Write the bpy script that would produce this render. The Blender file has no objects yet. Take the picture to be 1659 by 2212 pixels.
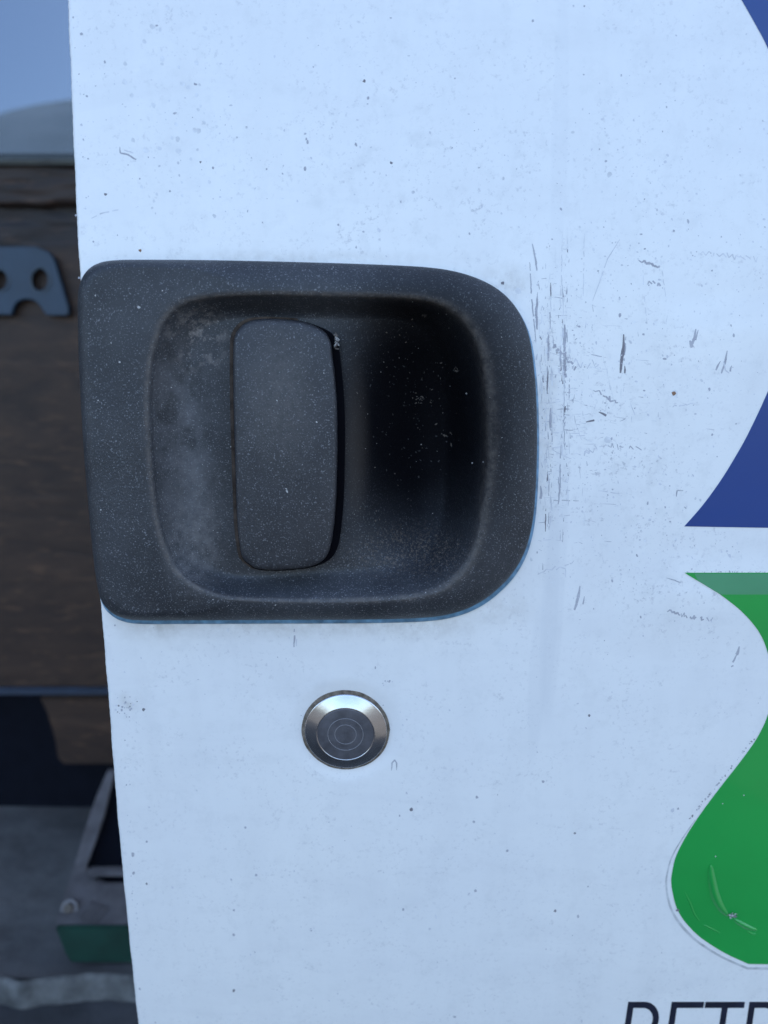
import bpy, bmesh, math, random
from mathutils import Vector, Matrix
random.seed(7)
S = bpy.context.scene
COL = S.collection

# ------------------------------------------------------------------ camera
CAMD, CAMZ, PITCH, FPX = 0.242, 1.30, math.radians(10), 1604.0
cam_d = bpy.data.cameras.new("camera"); cam = bpy.data.objects.new("camera", cam_d); COL.objects.link(cam)
cam.location = (0, -CAMD, CAMZ); cam.rotation_euler = (math.pi/2 - PITCH, 0, 0)
cam_d.sensor_fit = 'VERTICAL'; cam_d.sensor_height = 36; cam_d.angle = 2*math.atan(1106/FPX)
cam_d.clip_start = 0.005; cam_d.clip_end = 2000
cam_d.dof.use_dof = True; cam_d.dof.focus_distance = 0.246; cam_d.dof.aperture_fstop = 9
S.camera = cam
# ------------------------------------------------------------------ sky, sun, exposure
SUN_EL, SUN_AZ = math.radians(42), math.radians(25)      # azimuth clockwise from +Y (behind the door, to the right)
w = bpy.data.worlds.new("World"); S.world = w; w.use_nodes = True
nt = w.node_tree; nt.nodes.clear()
sky = nt.nodes.new('ShaderNodeTexSky'); sky.sky_type = 'NISHITA'; sky.sun_disc = False
sky.sun_elevation = SUN_EL; sky.sun_rotation = SUN_AZ; sky.air_density = 1.0; sky.dust_density = 3.0; sky.ozone_density = 1.5
bg = nt.nodes.new('ShaderNodeBackground'); bg.inputs['Strength'].default_value = 0.15
wo = nt.nodes.new('ShaderNodeOutputWorld')
nt.links.new(sky.outputs[0], bg.inputs[0]); nt.links.new(bg.outputs[0], wo.inputs[0])
sd = bpy.data.lights.new("sun", 'SUN'); sd.energy = 3.0; sd.angle = math.radians(0.5); sd.color = (1, .94, .84)
so = bpy.data.objects.new("sun", sd); COL.objects.link(so)
sv = Vector((math.sin(SUN_AZ)*math.cos(SUN_EL), math.cos(SUN_AZ)*math.cos(SUN_EL), math.sin(SUN_EL)))
so.rotation_euler = sv.to_track_quat('Z', 'Y').to_euler(); so.location = (2, 5, 6)
S.view_settings.view_transform = 'Standard'; S.view_settings.look = 'None'
S.view_settings.exposure = 2.12; S.view_settings.gamma = 1

# ------------------------------------------------------------------ measuring: a traced point of the photo -> a point in the place
CP, SP = math.cos(PITCH), math.sin(PITCH)
def ray(px, py):
    a, b = (px-829.5)/FPX, (1106-py)/FPX
    return Vector((a, CP + b*SP, -SP + b*CP))
def at(px, py, y):
    r = ray(px, py); t = (y + CAMD)/r.y
    return Vector((r.x*t, y, CAMZ + r.z*t))
def sstep(a, b, v):
    t = min(1, max(0, (v-a)/(b-a))); return t*t*(3-2*t)
KAP = 0.70
Z0 = at(829, 823, 0).z
ZA, ZB, ZC = at(1600, 1195, 0).z, at(1600, 1285, 0).z, at(1600, 1440, 0).z
ZT, ZT2 = at(1600, 715, 0).z, at(1600, 640, 0).z
LC = at(747, 1580, 0)
def surf(x, z, press=True):
    """depth of the outer skin of the door (curved panel, soft body line, dimple round the lock)"""
    y = 0.5*KAP*(z-Z0)**2
    k = sstep(0.075, 0.100, x)
    if k > 0:
        g = 0
        if ZB <= z <= ZA: g = (ZA-z)/(ZA-ZB)
        elif ZC < z < ZB: g = 1 - sstep(0, 1, (ZB-z)/(ZB-ZC))
        y -= k*0.0008*g
        g = 1 - min(1, abs(z-ZT)/(ZT2-ZT)) if z > ZT else 1 - sstep(0, .06, ZT-z)
        y -= k*0.00035*g
    if press:
        r = math.hypot(x-LC.x, z-LC.z)/0.0150
        if r < 1.45: y += 0.0009*(1-sstep(0.95, 1.42, r))
    return y
def on(px, py, h=0.0, press=True):
    """traced point lying h millimetres proud of the door skin"""
    y = 0
    for _ in range(5):
        p = at(px, py, y); y = surf(p.x, p.z, press) - h/1000
    return at(px, py, y)

LC = on(747, 1580, 0, False)
# ------------------------------------------------------------------ helpers
def link(name, me, mat=None, parent=None, smooth=True):
    o = bpy.data.objects.new(name, me); COL.objects.link(o)
    for m in (mat if isinstance(mat, (list, tuple)) else [mat]):
        if m: me.materials.append(m)
    if smooth:
        for p in me.polygons: p.use_smooth = True
    if parent: o.parent = parent
    return o
def mesh(name, vs, fs, mat=None, parent=None, smooth=True, mi=None):
    me = bpy.data.meshes.new(name); me.from_pydata([tuple(v) for v in vs], [], fs)
    if mi: me.polygons.foreach_set('material_index', mi)
    me.update()
    return link(name, me, mat, parent, smooth)
def bmobj(name, bm, mat, parent=None, smooth=False):
    bmesh.ops.recalc_face_normals(bm, faces=bm.faces)
    me = bpy.data.meshes.new(name); bm.to_mesh(me); bm.free()
    return link(name, me, mat, parent, smooth)
def tag(o, label=None, cat=None, group=None, kind=None):
    for k, v in (('label', label), ('category', cat), ('group', group), ('kind', kind)):
        if v: o[k] = v
    return o
def empty(name, loc):
    o = bpy.data.objects.new(name, None); COL.objects.link(o); o.location = loc; o.empty_display_size = .05
    return o
def keep(o, parent):                      # parent without moving
    o.parent = parent; o.matrix_parent_inverse = Matrix.Translation(-Vector(parent.location)); return o
def box(bm, c, s, bev=0, rot=None):
    r = bmesh.ops.create_cube(bm, size=1); vs = r['verts']
    bmesh.ops.scale(bm, vec=s, verts=vs)
    if bev:
        es = list({e for v in vs for e in v.link_edges})
        vs = list({v for f in bmesh.ops.bevel(bm, geom=es, offset=bev, segments=2, affect='EDGES')['faces'] for v in f.verts} |
                  {v for v in vs if v.is_valid})
    if rot: bmesh.ops.rotate(bm, cent=(0, 0, 0), matrix=rot, verts=vs)
    bmesh.ops.translate(bm, vec=c, verts=vs)
def catmull(pts, n=8, closed=True):
    out = []; N = len(pts)
    for i in range(N if closed else N-1):
        if closed: a, b, c, d = (pts[(i+k-1) % N] for k in range(4))
        else: a, b, c, d = (pts[min(N-1, max(0, i+k-1))] for k in range(4))
        for j in range(n):
            t = j/n
            out.append(tuple(.5*((2*b[q]) + (c[q]-a[q])*t + (2*a[q]-5*b[q]+4*c[q]-d[q])*t*t + (3*b[q]-a[q]-3*c[q]+d[q])*t**3) for q in (0, 1)))
    if not closed: out.append(pts[-1])
    return out
def radial(poly, c, n):
    """distance from c to a star-shaped outline in n directions"""
    import bisect
    an = sorted((math.atan2(y-c[1], x-c[0]) % (2*math.pi), math.hypot(x-c[0], y-c[1])) for x, y in poly)
    an = [(an[-1][0]-2*math.pi, an[-1][1])] + an + [(an[0][0]+2*math.pi, an[0][1])]
    ks = [a[0] for a in an]; out = []
    for i in range(n):
        t = 2*math.pi*i/n; j = bisect.bisect_right(ks, t); a, b = an[j-1], an[min(j, len(an)-1)]
        u = 0 if b[0] == a[0] else (t-a[0])/(b[0]-a[0]); out.append(a[1]+(b[1]-a[1])*u)
    return out
def loft(name, rings, mat, parent, cap=False, smooth=True):
    n = len(rings[0]); vs = [p for r in rings for p in r]; fs = []
    for k in range(len(rings)-1):
        for i in range(n):
            j = (i+1) % n; fs.append((k*n+i, (k+1)*n+i, (k+1)*n+j, k*n+j))
    if cap:
        vs.append(sum(rings[-1], Vector())/n); b_c = (len(rings)-1)*n
        fs += [(b_c+i, len(vs)-1, b_c+(i+1) % n) for i in range(n)]
    o = mesh(name, vs, fs, mat, parent, smooth)
    return o

# ------------------------------------------------------------------ materials
class N:
    def __init__(s, name):
        s.m = bpy.data.materials.new(name); s.m.use_nodes = True; s.t = s.m.node_tree; s.t.nodes.clear()
        s.o = s.t.nodes.new('ShaderNodeOutputMaterial'); s.b = s.t.nodes.new('ShaderNodeBsdfPrincipled')
        s.t.links.new(s.b.outputs[0], s.o.inputs[0])
        g = s.t.nodes.new('ShaderNodeNewGeometry'); s.pos = g.outputs['Position']
    def L(s, a, b): s.t.links.new(a, b)
    def set(s, **k):
        for n, v in k.items():
            i = s.b.inputs[{'color': 'Base Color', 'rough': 'Roughness', 'metal': 'Metallic', 'coat': 'Coat Weight', 'coatr': 'Coat Roughness', 'spec': 'Specular IOR Level', 'normal': 'Normal', 'emit': 'Emission Color'}[n]]
            if hasattr(v, 'is_output'): s.L(v, i)
            else: i.default_value = (*v, 1) if isinstance(v, tuple) and len(v) == 3 else v
        return s
    def mapping(s, scale=(1, 1, 1), loc=(0, 0, 0), rot=(0, 0, 0)):
        n = s.t.nodes.new('ShaderNodeMapping'); n.inputs['Scale'].default_value = scale; n.inputs['Location'].default_value = loc; n.inputs['Rotation'].default_value = rot
        s.L(s.pos, n.inputs[0]); return n.outputs[0]
    def noise(s, scale, detail=4, rough=.55, vec=None, dist=0):
        n = s.t.nodes.new('ShaderNodeTexNoise'); n.inputs['Scale'].default_value = scale; n.inputs['Detail'].default_value = detail
        n.inputs['Roughness'].default_value = rough; n.inputs['Distortion'].default_value = dist
        s.L(vec or s.pos, n.inputs['Vector']); return n.outputs['Fac']
    def voro(s, scale, vec=None):
        n = s.t.nodes.new('ShaderNodeTexVoronoi'); n.inputs['Scale'].default_value = scale; s.L(vec or s.pos, n.inputs['Vector']); return n.outputs
    def ramp(s, f, stops):
        n = s.t.nodes.new('ShaderNodeValToRGB'); e = n.color_ramp.elements
        while len(e) < len(stops): e.new(.5)
        for q, (p, c) in zip(e, stops): q.position = p; q.color = (*c, 1) if isinstance(c, tuple) else (c, c, c, 1)
        s.L(f, n.inputs[0]); return n.outputs[0]
    def mix(s, f, a, b):
        n = s.t.nodes.new('ShaderNodeMix'); n.data_type = 'RGBA'
        for i, v in ((0, f), (6, a), (7, b)):
            if hasattr(v, 'is_output'): s.L(v, n.inputs[i])
            elif i == 0: n.inputs[0].default_value = v
            else: n.inputs[i].default_value = (*v, 1)
        return n.outputs[2]
    def math(s, op, a, b=0, c=0):
        n = s.t.nodes.new('ShaderNodeMath'); n.operation = op
        for i, v in enumerate((a, b, c)):
            if hasattr(v, 'is_output'): s.L(v, n.inputs[i])
            else: n.inputs[i].default_value = v
        return n.outputs[0]
    def near(s, p, rx, rz, soft=1.0):
        """1 at p falling to 0 on an ellipse (rx, rz) round it in the plane of the door"""
        n = s.t.nodes.new('ShaderNodeMapping'); n.vector_type = 'POINT'
        n.inputs['Scale'].default_value = (1/rx, 0, 1/rz); n.inputs['Location'].default_value = (-p[0]/rx, 0, -p[2]/rz)
        s.L(s.pos, n.inputs[0]); l = s.t.nodes.new('ShaderNodeVectorMath'); l.operation = 'LENGTH'; s.L(n.outputs[0], l.inputs[0])
        r = s.t.nodes.new('ShaderNodeMapRange'); r.interpolation_type = 'SMOOTHSTEP'
        r.inputs['From Min'].default_value = 1; r.inputs['From Max'].default_value = 1-soft; s.L(l.outputs['Value'], r.inputs['Value'])
        return r.outputs[0]
    def bump(s, h, st, dist, base=None):
        n = s.t.nodes.new('ShaderNodeBump'); n.inputs['Strength'].default_value = st; n.inputs['Distance'].default_value = dist
        s.L(h, n.inputs['Height'])
        if base: s.L(base, n.inputs['Normal'])
        return n.outputs[0]

def white_paint():
    m = N('white_paint')
    c = m.mix(m.ramp(m.noise(9, 5), [(.35, 0.), (.7, 1.)]), (.80, .80, .79), (.76, .765, .77))
    # fine grey dirt, densest to the right of the handle and upper middle
    dens = m.math('MAXIMUM', m.near(at(1350, 950, 0), .070, .100), m.math('MULTIPLY', m.near(at(900, 380, 0), .10, .075), .85))
    dens = m.math('MAXIMUM', dens, m.math('MULTIPLY', m.near(at(1450, 1250, 0), .06, .05), .9))
    dens = m.math('MAXIMUM', dens, .45)
    fine = m.ramp(m.noise(620, 3, .7), [(.56, 0.), (.72, 1.)])
    patch = m.ramp(m.noise(75, 4, .6), [(.40, 0.), (.62, 1.)])
    c = m.mix(m.math('MULTIPLY', m.math('MULTIPLY', fine, patch), m.math('MULTIPLY', dens, .85)), c, (.33, .33, .37))
    vs = m.noise(1, 3, .6, vec=m.mapping((900, 0, 120)))
    c = m.mix(m.math('MULTIPLY', m.ramp(vs, [(.60, 0.), (.75, 1.)]), m.math('MULTIPLY', m.near(at(1200, 860, 0), .016, .085), .5)), c, (.38, .38, .41))
    st = m.ramp(m.noise(1, 5, .6, vec=m.mapping((70, 0, 14)), dist=.4), [(.45, 0.), (.75, 1.)])
    c = m.mix(m.math('MULTIPLY', st, .16), c, (.56, .56, .57))
    c = m.mix(m.math('MULTIPLY', m.ramp(m.noise(1, 5, .6, vec=m.mapping((16, 0, 60)), dist=.8), [(.48, 0.), (.75, 1.)]), .16), c, (.55, .55, .58))
    bl = m.ramp(m.noise(130, 5, .7), [(.52, 0.), (.70, 1.)])
    c = m.mix(m.math('MULTIPLY', bl, m.math('MULTIPLY', dens, .30)), c, (.48, .49, .50))
    # grime collected under and above the handle housing and round the lock
    brk = m.ramp(m.noise(210, 4, .65), [(.35, 0.1), (.7, 1.)])
    for p, rx, rz, a in ((at(600, 1350, 0), .062, .0085, .55), (at(330, 1352, 0), .022, .010, .5), (at(900, 1352, 0), .034, .008, .5), (at(600, 557, 0), .075, .0035, .40), (at(1090, 610, 0), .014, .008, .5),
                         (at(1180, 900, 0), .006, .050, .35), (at(270, 1525, 0), .007, .006, .45), (at(1090, 1320, 0), .016, .009, .35)):
        c = m.mix(m.math('MULTIPLY', m.math('MULTIPLY', m.near(p, rx, rz), brk), a), c, (.36, .33, .30))
    c = m.mix(m.math('MULTIPLY', m.math('MULTIPLY', m.near(LC, .0175, .0175, .3), m.ramp(m.noise(160, 3), [(.3, .45), (.7, 1.)])), .75), c, (.40, .33, .26))
    # ghost of an old strip of tape that ran down beside the handle
    a, b = at(1200, 1200, 0), at(1165, 1600, 0)
    for (q1, rx, rz, al) in ((at(1203, 1250, 0), .0038, .065, .28), (at(1190, 1330, 0), .0034, .045, .30), (at(1165, 1480, 0), .0036, .035, .22), (at(1212, 300, 0), .003, .055, .2)):
        c = m.mix(m.math('MULTIPLY', m.near(q1, rx, rz, .35), al), c, (.64, .65, .67))
    bm_ = m.bump(m.noise(55, 2), .05, .0006)
    bm_ = m.bump(m.noise(1300, 2), .05, .0001, bm_)
    m.set(color=c, rough=m.ramp(m.noise(40, 3), [(.3, .30), (.7, .45)]), coat=.25, coatr=.12, normal=bm_)
    return m.m
def plastic(name, base, dust, amount, well_shade_dust=False):
    m = N(name)
    gr = m.noise(1500, 3, .65)
    patch = m.ramp(m.noise(38, 5, .65), [(.3, 0.15), (.72, 1.)])
    d = m.math('MULTIPLY', patch, amount)
    c = m.mix(d, base, dust)
    pep = m.ramp(m.noise(2100, 2, .5), [(.60, 0.), (.70, 1.)])
    c = m.mix(m.math('MULTIPLY', pep, .48), c, (.30, .31, .33))
    if well_shade_dust:      # finger well shade put into the colour, the left wall keeps its dust
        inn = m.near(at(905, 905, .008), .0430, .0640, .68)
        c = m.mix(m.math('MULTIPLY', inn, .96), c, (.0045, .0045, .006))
        w_ = m.math('MULTIPLY', m.near(at(400, 950, 0), .014, .055), m.ramp(m.noise(90, 5, .7), [(.38, 0.), (.66, 1.)]))
        c = m.mix(m.math('MULTIPLY', w_, .6), c, (.17, .17, .185))
        w_ = m.math('MULTIPLY', m.near(at(425, 1150, 0), .013, .030, .9), m.ramp(m.noise(300, 5, .7), [(.34, 0.), (.62, 1.)]))
        c = m.mix(m.math('MULTIPLY', w_, .6), c, (.16, .155, .16))
        w_ = m.math('MULTIPLY', m.near(at(430, 730, 0), .013, .016), m.ramp(m.noise(240, 4, .7), [(.48, 0.), (.62, 1.)]))
        c = m.mix(m.math('MULTIPLY', w_, .6), c, (.30, .27, .25))
        w_ = m.math('MULTIPLY', m.near(at(880, 1200, 0), .03, .012), m.ramp(m.noise(1100, 3, .7), [(.5, 0.), (.66, 1.)]))
        c = m.mix(m.math('MULTIPLY', w_, .65), c, (.16, .125, .10))
    if well_shade_dust:
        at_ = m.t.nodes.new('ShaderNodeAttribute'); at_.attribute_name = 'rim_sheen'
        c = m.mix(m.math('MULTIPLY', at_.outputs['Fac'], m.ramp(m.noise(420, 3, .7), [(.36, .25), (.66, 1.)])), c, (.125, .108, .096))  # lighter rim colour painting the crest highlight
        c = m.mix(m.math('MULTIPLY', m.near(at(768, 960, 0), .0060, .034, .9), .42), c, (.070, .058, .050))
    else: c = m.mix(m.math('MULTIPLY', m.math('MULTIPLY', m.near(at(612, 850, 0), .0155, .034, .95), m.ramp(m.noise(500, 4, .7), [(.35, .4), (.65, 1.)])), .45), c, (.12, .11, .105))  # lighter patch painting the highlight on the upper paddle
    bm_ = m.bump(gr, .7, .0003)
    rg = m.ramp(m.noise(60, 4), [(.3, .40), (.7, .54)])
    m.set(color=c, rough=rg, spec=m.math('MULTIPLY', m.math('SUBTRACT', 1.0, m.math('MULTIPLY', inn, .96)), .42) if well_shade_dust else .42, normal=bm_)
    return m.m
def simple(name, col, rough=.5, metal=0., coat=0., var=.15, sc=60, bump=.0, bs=400, spec=.5):
    m = N(name); d = tuple(v*(1-var) for v in col); l = tuple(min(1, v*(1+var)) for v in col)
    m.set(color=m.mix(m.ramp(m.noise(sc, 4), [(.3, 0.), (.7, 1.)]), d, l), rough=rough, metal=metal, coat=coat, spec=spec)
    if bump: m.set(normal=m.bump(m.noise(bs, 3), .6, bump))
    return m.m
M_WHITE = white_paint()
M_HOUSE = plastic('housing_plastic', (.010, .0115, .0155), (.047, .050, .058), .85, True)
M_PADDLE = plastic('paddle_plastic', (.011, .0125, .0165), (.050, .050, .056), .85)
M_GBAND = simple('green_vinyl_sheen', (.065, .27, .13), .35, coat=.3, var=.08, sc=40)  # paler green, sky sheen put into the colour
M_GASK = simple('gasket_rubber', (.13, .25, .37), .35, spec=.6, sc=300, var=.4)
M_BLACK = simple('gap_shade_black', (.003, .003, .005), .8, spec=.05)
M_RUSTD = simple('packed_dirt', (.060, .046, .038), .95, sc=300, var=.5, bump=.0004, bs=800, spec=.1)
M_BLUE = simple('blue_vinyl', (.010, .046, .20), .32, coat=.35, var=.04, sc=25, spec=.4)
M_GREEN = simple('green_vinyl', (.012, .31, .055), .30, coat=.4, var=.06, sc=25, spec=.4)
M_LETTER = simple('black_vinyl', (.012, .014, .03), .35, var=.3, sc=200)
M_CLEAR = simple('sticker_edge', (.50, .51, .52), .4, var=.25, sc=250)
M_CHROME = simple('worn_chrome', (.50, .50, .52), .19, 1.0, var=.15, sc=90, bump=.00004, bs=500)
M_CAP = simple('dull_lock_face', (.105, .105, .12), .45, .4, var=.25, sc=220, bump=.00008, bs=900)
M_RINGM = simple('engraved_line_glint', (.25, .25, .27), .4, .3)
M_MARK = [simple('chip_dark', (.19, .18, .20), .8, sc=400), simple('scuff_grey', (.40, .40, .44), .8, sc=400), simple('scuff_light', (.58, .585, .62), .8, sc=400),
          simple('rust_spot', (.24, .14, .09), .9, sc=400), simple('faint_scuff', (.67, .68, .70), .7, sc=400)]
M_DUST = [simple('lint_pale', (.42, .41, .40), .9), simple('lint_brown', (.10, .085, .075), .9), simple('lint_faint', (.035, .035, .037), .9)]

# ------------------------------------------------------------------ the door
door = empty('van_door', at(829, 955, 0))
tag(door, 'scuffed white van door with black recessed handle, round lock and blue and green graphics', 'van door')

# traced outlines
OUT = [(168, 690), (168, 645), (173, 612), (186, 587), (209, 570), (248, 562), (330, 561), (456, 562), (600, 565), (713, 568), (850, 573), (930, 578), (990, 588), (1040, 605), (1080, 628), (1110, 658), (1132, 695),
       (1145, 735), (1153, 790), (1158, 850), (1160, 920), (1160, 980), (1157, 1060), (1150, 1130), (1135, 1188), (1110, 1236), (1075, 1276), (1035, 1306), (985, 1327), (920, 1338), (800, 1342), (600, 1343),
       (400, 1344), (300, 1344), (262, 1338), (238, 1325), (220, 1303), (209, 1262), (199, 1180), (188, 1060), (180, 960), (172, 820), (169, 740)]
RIM = [(316, 878), (320, 800), (331, 745), (351, 692), (391, 656), (454, 640), (573, 634), (750, 637), (870, 641), (925, 648), (968, 663), (1008, 695), (1032, 737), (1047, 785), (1057, 878), (1059, 958), (1055, 1037), (1043, 1116),
       (1032, 1170), (1012, 1216), (980, 1253), (940, 1277), (869, 1291), (750, 1297), (631, 1297), (540, 1294), (474, 1287), (415, 1263), (375, 1227), (351, 1176), (335, 1116), (322, 997)]
FLO = [(412, 950), (412, 850), (418, 780), (440, 722), (490, 694), (560, 688), (700, 690), (860, 694), (905, 716), (935, 758), (950, 815), (955, 950), (949, 1075), (932, 1135), (890, 1185), (830, 1215), (700, 1228), (560, 1240), (490, 1232), (452, 1200), (428, 1130), (416, 1050)]
PAD = [(504, 758), (506, 730), (516, 710), (532, 697), (552, 691), (585, 689), (635, 692), (665, 698), (688, 708), (704, 720), (714, 738), (718, 766), (724, 821), (728, 879), (729, 950), (728, 1020), (726, 1082), (721, 1138), (716, 1171), (708, 1197),
       (694, 1213), (675, 1222), (645, 1228), (595, 1231), (556, 1228), (540, 1219), (526, 1207), (520, 1189), (514, 1142), (511, 1082), (508, 980), (505, 880), (504, 810)]
OUT = [(x, y-4*sstep(1180, 1300, y)) for x, y in OUT]
CC = (690, 955); NR = 540
rO, rR, rF = (radial(catmull(c), CC, NR) for c in (OUT, RIM, FLO))
def floor_h(px, py):
    """height (mm) of the bottom of the pocket: shallow shelf left of the paddle, deep finger well right of it"""
    h = 1.2 - 1.0*sstep(430, 520, px)
    v = max(0., 1-abs((py-935)/300)**2.2)
    well = sstep(738, 930, px)*v
    return h - 1.5 - 23.0*well
def frame_h(e, w, th):
    c = math.cos(th)
    wd = min(w, 26 + 90*sstep(-.62, -.30, c))          # the left side is wide and flat, the others roll over
    k = min(1, e/wd)
    return 2.2 + 5.2*math.sqrt(max(0, 1-(1-k)**2.2)) + .4*sstep(0, 1, min(1, e/w))
def house_h(i, s):
    """s: 0 outer edge .. 1 rim .. 2 foot of wall .. 3 centre; returns (px, py, h)"""
    th = 2*math.pi*i/NR; cs, sn = math.cos(th), math.sin(th)
    if s <= 1: r = rO[i] + (rR[i]-rO[i])*s
    elif s <= 2: r = rR[i] + (rF[i]-rR[i])*(s-1)
    else: r = rF[i]*(3-s)
    px, py = CC[0]+cs*r, CC[1]+sn*r
    w_ = rO[i]-rR[i]
    top = frame_h(w_, w_, th)
    if s <= 1:
        h = frame_h(w_*s, w_, th) - .35*sstep(.93, 1.0, s)
    elif s <= 2:
        fx, fy = CC[0]+cs*rF[i], CC[1]+sn*rF[i]; u = s-1
        lo = floor_h(fx, fy); k = u*u*(3-2*u)*.45 + .55*(1-(1-u)**1.6)
        up = max(0., -sn); rt = max(0., cs)
        g1 = 1-(1-u)**1.9; g2 = u*u*(3-2*u); m_ = .35 + .45*max(0., -cs)
        g = m_*g1 + (1-m_)*g2; g = g*min(1, .35 + u*5) if u < .13 else g
        h = (top-.35) + (lo-top+.35)*g
    else: h = floor_h(px, py)
    return px, py, h
def house_at(px, py):
    th = math.atan2(py-CC[1], px-CC[0]) % (2*math.pi); i = int(th/(2*math.pi)*NR) % NR; r = math.hypot(px-CC[0], py-CC[1])
    if r > rR[i]: s = (rO[i]-r)/(rO[i]-rR[i])
    elif r > rF[i]: s = 1+(rR[i]-r)/(rR[i]-rF[i])
    else: s = 3-r/rF[i]
    return house_h(i, max(0, s))[2]
rings = []
for k, (gr, h) in enumerate(((.990, .1), (.996, 1.2), (.999, 1.8))):
    rings.append([on(CC[0]+math.cos(2*math.pi*i/NR)*rO[i]*gr, CC[1]+math.sin(2*math.pi*i/NR)*rO[i]*gr, h, False) for i in range(NR)])
ss = [(k/26)**1.5 for k in range(27)] + [1+k/30 for k in range(1, 31)] + [2+k/60 for k in range(1, 60)]
for s in ss: rings.append([on(*house_h(i, s), False) for i in range(NR)])
hs = keep(loft('handle_housing', rings, M_HOUSE, None, cap=True), door)
wa = hs.data.attributes.new('rim_sheen', 'FLOAT', 'POINT'); wv_ = [0.]*(3*NR)  # weight of the highlight painted along the rim crest
for s in ss:
    for i in range(NR):
        c_, s_ = math.cos(2*math.pi*i/NR), math.sin(2*math.pi*i/NR); wp = (rO[i]-rR[i]) if s < 1 else (rR[i]-rF[i])
        rt_ = max(0., c_)**1.5; d_ = ((s-1)*wp+2*rt_)/(5.5+9*rt_); wv_.append(math.exp(-d_*d_)*(.62 - .12*rt_ + .08*abs(s_)))
wa.data.foreach_set('value', wv_ + [0.]*(len(hs.data.vertices)-len(wv_)))
# gasket that shows below and to the right of the housing
def grown(i, g, dx, dy):
    th = 2*math.pi*i/NR; return CC[0]+math.cos(th)*(rO[i]+g)+dx, CC[1]+math.sin(th)*(rO[i]+g)+dy
def gring(g, h, dx, dy): return [on(*grown(i, g, dx, dy), h, False) for i in range(NR)]
keep(loft('gasket', [gring(1, .0, 3.0, 6.6), gring(1.2, .8, 3.2, 7.0), gring(0, 1.5, 3.0, 6.6), gring(-9, 1.6, 0, 1)], M_GASK, None), door)

# paddle
def prings(poly, c, n=320):
    r = radial(catmull(poly), c, n)
    def ring(scale, inset, hf, dx=0, dy=0):
        out = []
        for i in range(n):
            t = 2*math.pi*i/n; q = max(0, r[i]*scale-inset); px, py = c[0]+math.cos(t)*q, c[1]+math.sin(t)*q
            out.append(on(px+dx, py+dy, hf(px, py) if callable(hf) else hf, False))
        return out
    return ring
pr = prings(PAD, (616, 960))
def pad_h(px, py): return 4.6 + 1.9*(1-((px-596)/118)**2) + 3.0*(1-((py-1020)/300)**2)
prg = [pr(1, 3, -8.0), pr(1, 2, 1.0)]
for e, dh in ((0, -2.0), (.8, -1.2), (2.5, -.62), (5, -.3), (9, -.08), (14, 0)):
    prg.append(pr(1, e, lambda x, y, dh=dh: pad_h(x, y)+dh))
_r = radial(catmull(PAD), (616, 960), 320)
pin = [(616+math.cos(2*math.pi*i/320)*(_r[i]-14), 960+math.sin(2*math.pi*i/320)*(_r[i]-14)) for i in range(320)]
for k in range(1, 16):
    q_ = 1-k/16
    prg.append([on(616+(px_-616)*q_, 960+(py_-960)*q_, pad_h(616+(px_-616)*q_, 960+(py_-960)*q_), False) for px_, py_ in pin])
paddle = keep(loft('handle_paddle', prg, M_PADDLE, None, cap=True), door)
# black slab painting the shade in the gap round the paddle, its worn dirty edge on the left
def slot(name, mat, shift, h, back=-3):
    n = 320; r = radial(catmull(PAD), (616, 960), n); a, b = [], []
    for i in range(n):
        t = 2*math.pi*i/n; dx, dy, g = shift(math.cos(t), math.sin(t)); px, py = 616+math.cos(t)*(r[i]+g)+dx, 960+math.sin(t)*(r[i]+g)+dy
        a.append(on(px, py, back, False)); b.append(on(px, py, h, False))
    return keep(loft(name, [a, b, [v.lerp(sum(b, Vector())/n, .3) for v in b]], mat, None, smooth=False), door)
slot('paddle_gap_shade', M_BLACK, lambda c, s: (16*sstep(.05, .35, c)*(1-.75*sstep(.90, 1, abs(s))), 1.5*sstep(.6, 1, s), .5), 1.1)
slot('worn_slot_edge', M_RUSTD, lambda c, s: (-7*sstep(.0, .22, -c), (-4*sstep(.7, 1, -s) if c < .1 else 0), -1 if c > .1 else 1), .75)

# skin of the door: a fine sheet, open where the housing goes through, with a folded left edge
EP = [on(x, y, 0, False) for x, y in catmull([(136, -150), (143, 0), (153, 250), (163, 480), (171, 620), (190, 980), (215, 1308), (231, 1500), (246, 1700), (264, 1900), (282, 2080), (296, 2212), (312, 2380)], 6, False)]
def edge_x(z):
    zz_ = min(max(z, EP[-1].z), EP[0].z)
    for p, q in zip(EP, EP[1:]):
        if q.z <= zz_ <= p.z: x = p.x+(q.x-p.x)*(zz_-p.z)/(q.z-p.z); break
    return x + .00010*math.sin(z*310)*math.sin(z*97+1) + .00005*math.sin(z*1900)
a_, b_ = on(0, 0).z, on(0, 2212).z
zs = [b_-.75, b_-.5, b_-.3, b_-.15, b_-.07, b_-.03] + [b_-.02 + (a_-b_+.04)*k/330 for k in range(331)] + [a_+.03, a_+.07, a_+.15, a_+.35, a_+.6]
xr = at(1659, 2212, 0).x+.02; n = 230
vs, fs, idx = [], [], {}
def xs_for(z):
    x0 = edge_x(z); r = 0.0016
    fold = [(x0+r, .030), (x0+.0002, .030), (x0, .0035)] + [(x0+r-r*math.cos(q), r-r*math.sin(q)) for q in (0, .3, .6, .9, 1.2, 1.5708)]
    return fold, [x0+r+(xr-x0-r)*k/n for k in range(1, n+1)] + [xr+.06, xr+.15, xr+.4, xr+.8]
rO2 = rO
for z in zs:
    fold, xx = xs_for(z)
    for x, dy in fold: vs.append((x, surf(max(x, x), z, False)+dy, z))
    for x in xx: vs.append((x, surf(x, z), z))
row = len(fold)+len(xx)
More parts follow.
